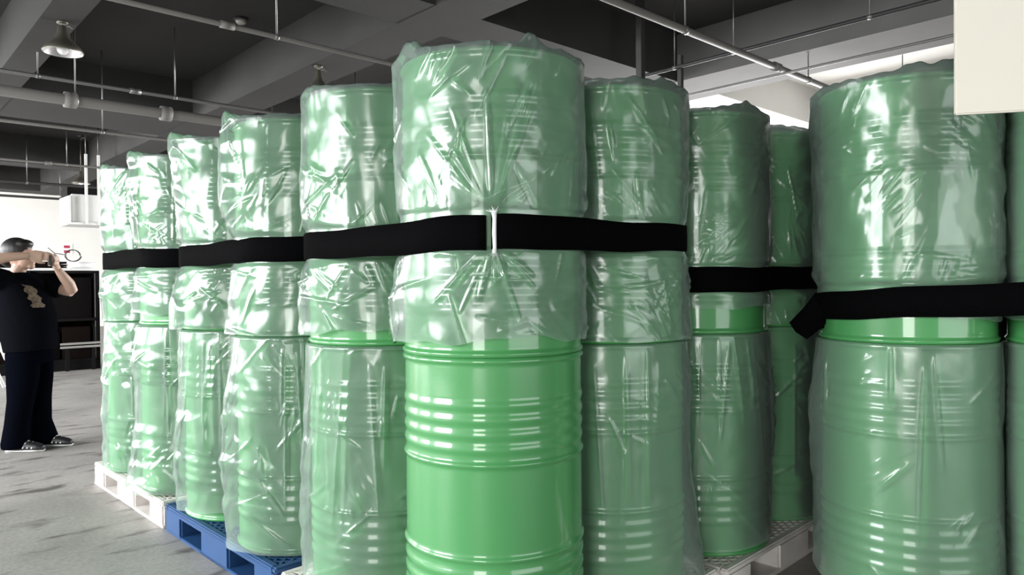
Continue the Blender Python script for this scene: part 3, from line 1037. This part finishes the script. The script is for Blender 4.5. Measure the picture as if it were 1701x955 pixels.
# hanging duct
t = thing('hanging_duct', 'white sheet metal duct hanging before the bright end wall', 'duct', tuple(bw(3.26, 16.0, 2.42)), BA)
mb = MB()
mb.box(0, 0, 0, 1.6, .05, .04)
mb.box(0, .0, .04, .04, .8, .55)
mb.box(0.04, .76, .04, 1.6, .8, .75)
mb.box(0, .05, 0, 1.6, .8, .04)
mb.obj('tray', M_duct, t)
MB().box(.06, .1, .045, 1.5, .7, .60, .02).obj('duct_body', M_duct, t)
MB().box(.02, .2, .56, 1.2, .75, .74, .01).obj('fan_housing', M_blackst, t)
for x in (.28, .50):
    MB().box(x, -.02, 0.0, x + .045, .02, ZC - 2.42 - .6).obj('hanger_bar', M_duct, t)
    MB().tube([(x + .02, 0, ZC - 2.42 - .62), (x + .02, 0, ZC - 2.42)], .01, 8).obj('hanger_rod', M_rod, t, True)

# fire notice on the end wall
t = thing('wall_notice', 'small red fire notice on the bright end wall', 'sign', tuple(bw(4.84, Y1 - .012, 2.28)), BA)
MB().box(-.13, 0, -.14, .13, .01, .14, .003).obj('plate', M_white, t)
for z in (-.09, .05):
    MB().box(-.09, -.004, z - .03, .06, .0, z + .045).obj('red_panel', M_red, t)


# ------------------------------------------------------------------ the person taking a picture
def remesh(mb, name, m, parent, voxel, smooth=6, fac=.5):
    me = mb.mesh(name, m)
    o = link(name, me)
    md = o.modifiers.new('r', 'REMESH')
    md.mode = 'VOXEL'
    md.voxel_size = voxel
    md.use_smooth_shade = True
    ms = o.modifiers.new('s', 'SMOOTH')
    ms.factor = fac
    ms.iterations = smooth
    dg = bpy.context.evaluated_depsgraph_get()
    ev = o.evaluated_get(dg)
    new = bpy.data.meshes.new_from_object(ev)
    o.modifiers.clear()
    o.data = new
    new.name = name
    if not new.materials:
        new.materials.append(m)
    new.polygons.foreach_set('use_smooth', [True] * len(new.polygons))
    o.parent = parent
    return o


pe = thing('person', 'person in black shirt and dark trousers holding up a phone at left', 'person', (-3.654, 5.548, 0), 0)
# body (head, neck, trunk core, arms, hands, legs) as one skin
b = MB()
b.tube([(-.08, 0, .80), (-.10, 0, 1.0), (-.13, 0, 1.22), (-.155, 0, 1.33)], [(.14, .10), (.15, .11), (.15, .10), (.12, .07)], 16, flat=(0, 1, 0))
b.tube([(-.155, 0, 1.30), (-.14, 0, 1.37), (-.12, 0, 1.42)], [.058, .052, .055], 14)                     # neck
b.ball((-.135, 0, 1.505), (.098, .078, .108), 20, 14)                                                    # skull
b.ball((-.085, 0, 1.465), (.068, .062, .085), 18, 12)                                                    # face
b.ball((-.040, 0, 1.402), (.026, .030, .022), 12, 8)                                                     # chin
b.tube([(-.030, 0, 1.495), (-.010, 0, 1.462), (-.022, 0, 1.450)], [.012, .017, .010], 10)                # nose
b.ball((-.024, 0, 1.428), (.012, .024, .010), 10, 8)                                                     # lips
b.ball((-.034, 0, 1.507), (.018, .050, .010), 10, 8)                                                     # brow
for s in (-1, 1):
    b.ball((-.135, s * .080, 1.475), (.020, .010, .030), 10, 8)                                          # ears
# near arm: upper arm comes toward the viewer, forearm rises to the phone
b.tube([(-.16, -.16, 1.30), (-.20, -.27, 1.335), (-.25, -.355, 1.385)], [.052, .048, .043], 14)
b.tube([(-.25, -.355, 1.385), (-.17, -.30, 1.435), (-.07, -.20, 1.470), (.015, -.115, 1.482)], [.045, .044, .036, .027], 14)
b.tube([(.005, -.120, 1.482), (.045, -.085, 1.485), (.085, -.055, 1.480)], [(.030, .024), (.040, .020), (.038, .016)], 12, flat=(0, 0, 1))
for k, (dz, ln) in enumerate(((.026, .9), (.009, 1.0), (-.009, .95), (-.026, .78))):                     # four fingers close round the phone
    b.tube([(.075, -.060, 1.480 + dz), (.075 + .042 * ln, -.035, 1.478 + dz), (.075 + .062 * ln, -.008, 1.466 + dz), (.075 + .056 * ln, .016, 1.452 + dz)], [.0095, .0090, .0085, .0075], 10)
b.tube([(.025, -.105, 1.462), (.045, -.085, 1.440), (.075, -.055, 1.428), (.095, -.035, 1.428)], [.012, .0105, .0095, .008], 10)   # thumb under the phone
# far arm
b.tube([(-.16, .16, 1.30), (-.02, .22, 1.245), (.15, .20, 1.205)], [.052, .047, .042], 14)
b.tube([(.15, .20, 1.205), (.155, .15, 1.27), (.145, .09, 1.33), (.135, .05, 1.375)], [.043, .043, .035, .026], 14)
b.tube([(.135, .055, 1.370), (.130, .040, 1.40), (.125, .030, 1.425)], [(.030, .020), (.036, .020), (.034, .016)], 12, flat=(0, 1, 0))
for k, (dy, ln) in enumerate(((.026, .85), (.009, 1.0), (-.009, .95), (-.026, .8))):
    b.tube([(.128, .030 + dy, 1.42), (.142, .026 + dy, 1.42 + .038 * ln), (.138, .020 + dy, 1.42 + .064 * ln), (.122, .014 + dy, 1.42 + .076 * ln)], [.0095, .0090, .0085, .0075], 10)
b.tube([(.118, .055, 1.385), (.100, .045, 1.405), (.096, .030, 1.43), (.098, .020, 1.45)], [.012, .0105, .0095, .008], 10)
# legs
for (s, fx) in ((-1, -.06), (1, .045)):
    b.tube([(-.08, s * .085, .82), (-.05, s * .09, .48), (-.075 + fx * .3, s * .09, .25), (fx - .02, s * .09, .07)], [.080, .055, .05, .036], 12)
    b.tube([(fx - .05, s * .09, .045), (fx + .10, s * .09, .035)], [(.030, .03), (.032, .018)], 12, flat=(0, 1, 0))
remesh(b, 'body', M_skin, pe, .0055, 3)

sh = MB()
sh.tube([(-.055, 0, .755), (-.060, 0, .85), (-.065, 0, 1.0), (-.085, 0, 1.12), (-.125, 0, 1.25), (-.155, 0, 1.325), (-.158, 0, 1.352)],
        [(.185, .170), (.190, .182), (.195, .190), (.190, .170), (.190, .140), (.150, .095), (.085, .072)], 28, flat=(0, 1, 0))
sh.tube([(-.15, -.12, 1.285), (-.19, -.22, 1.32), (-.235, -.315, 1.365)], [.090, .084, .080], 16)
sh.tube([(-.15, .12, 1.285), (-.05, .20, 1.255), (.055, .215, 1.225)], [.090, .082, .078], 16)
so = remesh(sh, 'shirt', M_shirt, pe, .010, 5)
pr = MB()
pz = np.linspace(1.09, 1.28, 12)
pa = np.linspace(R(14), R(46), 9)
for lay in (.012, .015):                              # thin printed patch lying on the cloth
    for i, z in enumerate(pz):
        cx_, ra_, rb_ = (np.interp(z, (1.0, 1.12, 1.25, 1.325), c) for c in ((-.065, -.085, -.125, -.155), (.195, .19, .19, .15), (.19, .17, .14, .095)))
        for k, a_ in enumerate(pa):
            w_ = .75 + .25 * math.sin(i * 1.9)
            aa = R(30) + (a_ - R(30)) * w_
            pr.v.append((cx_ + (rb_ + lay) * math.cos(aa), -(ra_ + lay) * math.sin(aa), z))
for lay in range(2):
    for i in range(11):
        for k in range(8):
            q_ = [lay * 108 + i * 9 + k, lay * 108 + i * 9 + k + 1, lay * 108 + (i + 1) * 9 + k + 1, lay * 108 + (i + 1) * 9 + k]
            pr.f.append(tuple(q_ if lay == 0 else reversed(q_)))
pr.obj('chest_print', M_print, so, True)

tr = MB()
tr.tube([(-.055, 0, .84), (-.06, 0, .74), (-.06, 0, .66)], [(.165, .150), (.165, .150), (.150, .140)], 24, flat=(0, 1, 0))
for (s, fx) in ((-1, -.06), (1, .045)):
    tr.tube([(-.062, s * .075, .74), (-.060, s * .085, .56), (-.065 + fx * .2, s * .088, .38), (-.075 + fx * .5, s * .09, .20), (fx - .06, s * .09, .055), (fx - .058, s * .09, .025)],
            [(.098, .125), (.092, .115), (.082, .092), (.080, .086), (.092, .098), (.090, .096)], 20, flat=(0, 1, 0))
remesh(tr, 'trousers', M_trous, pe, .010, 5)

ha = MB()
ha.ball((-.152, 0, 1.530), (.110, .092, .098), 20, 14)
ha.ball((-.205, 0, 1.480), (.070, .082, .085), 18, 12)
ha.ball((-.095, 0, 1.575), (.065, .072, .038), 16, 10)
ha.ball((-.262, 0, 1.515), (.048, .045, .045), 14, 10)
remesh(ha, 'hair', M_hair, pe, .007, 4)
for s in (-1, 1):
    MB().ball((-.026, s * .030, 1.490), (.010, .013, .009), 12, 8).obj('eye', M_hair, pe, True)
for (s, fx, nm) in ((-1, -.06, 'near'), (1, .045, 'far')):
    q = MB()
    q.tube([(fx - .09, s * .09, .035), (fx - .03, s * .09, .045), (fx + .05, s * .09, .042), (fx + .12, s * .09, .033), (fx + .155, s * .09, .025)],
           [(.036, .030), (.042, .042), (.045, .038), (.043, .028), (.026, .018)], 16, flat=(0, 1, 0))
    shoe = remesh(q, 'shoe', M_shoe, pe, .006, 3)
    w = MB()
    w.tube([(fx - .12, s * .09, .010), (fx - .03, s * .09, .010), (fx + .08, s * .09, .010), (fx + .15, s * .09, .010)], [(.030, .009), (.042, .010), (.046, .010), (.028, .009)], 16, flat=(0, 1, 0))
    w.obj('sole', M_shoew, shoe, True)
    w = MB()
    for k in range(3):
        x = fx + .035 + k * .032
        w.tube([(x - .012, s * .09 - .044, .030), (x, s * .09 - .030, .066 - .010 * k), (x + .006, s * .09, .080 - .010 * k), (x, s * .09 + .030, .066 - .010 * k)], .006, 8)
    w.obj('stripe', M_shoew, shoe, True)

ph = thing('phone', 'dark phone held up in both hands by the person', 'phone', (-3.654 + .108, 5.548 - .005, 1.405), R(38))
MB().box(-.007, -.065, 0, .007, .065, .085, .004).obj('case', M_phone, ph)
MB().box(-.0082, -.058, .005, -.0068, .058, .080).obj('screen', M_blackst, ph)
MB().box(.0068, .02, .045, .010, .05, .078, .001).obj('lens_block', M_blackst, ph)
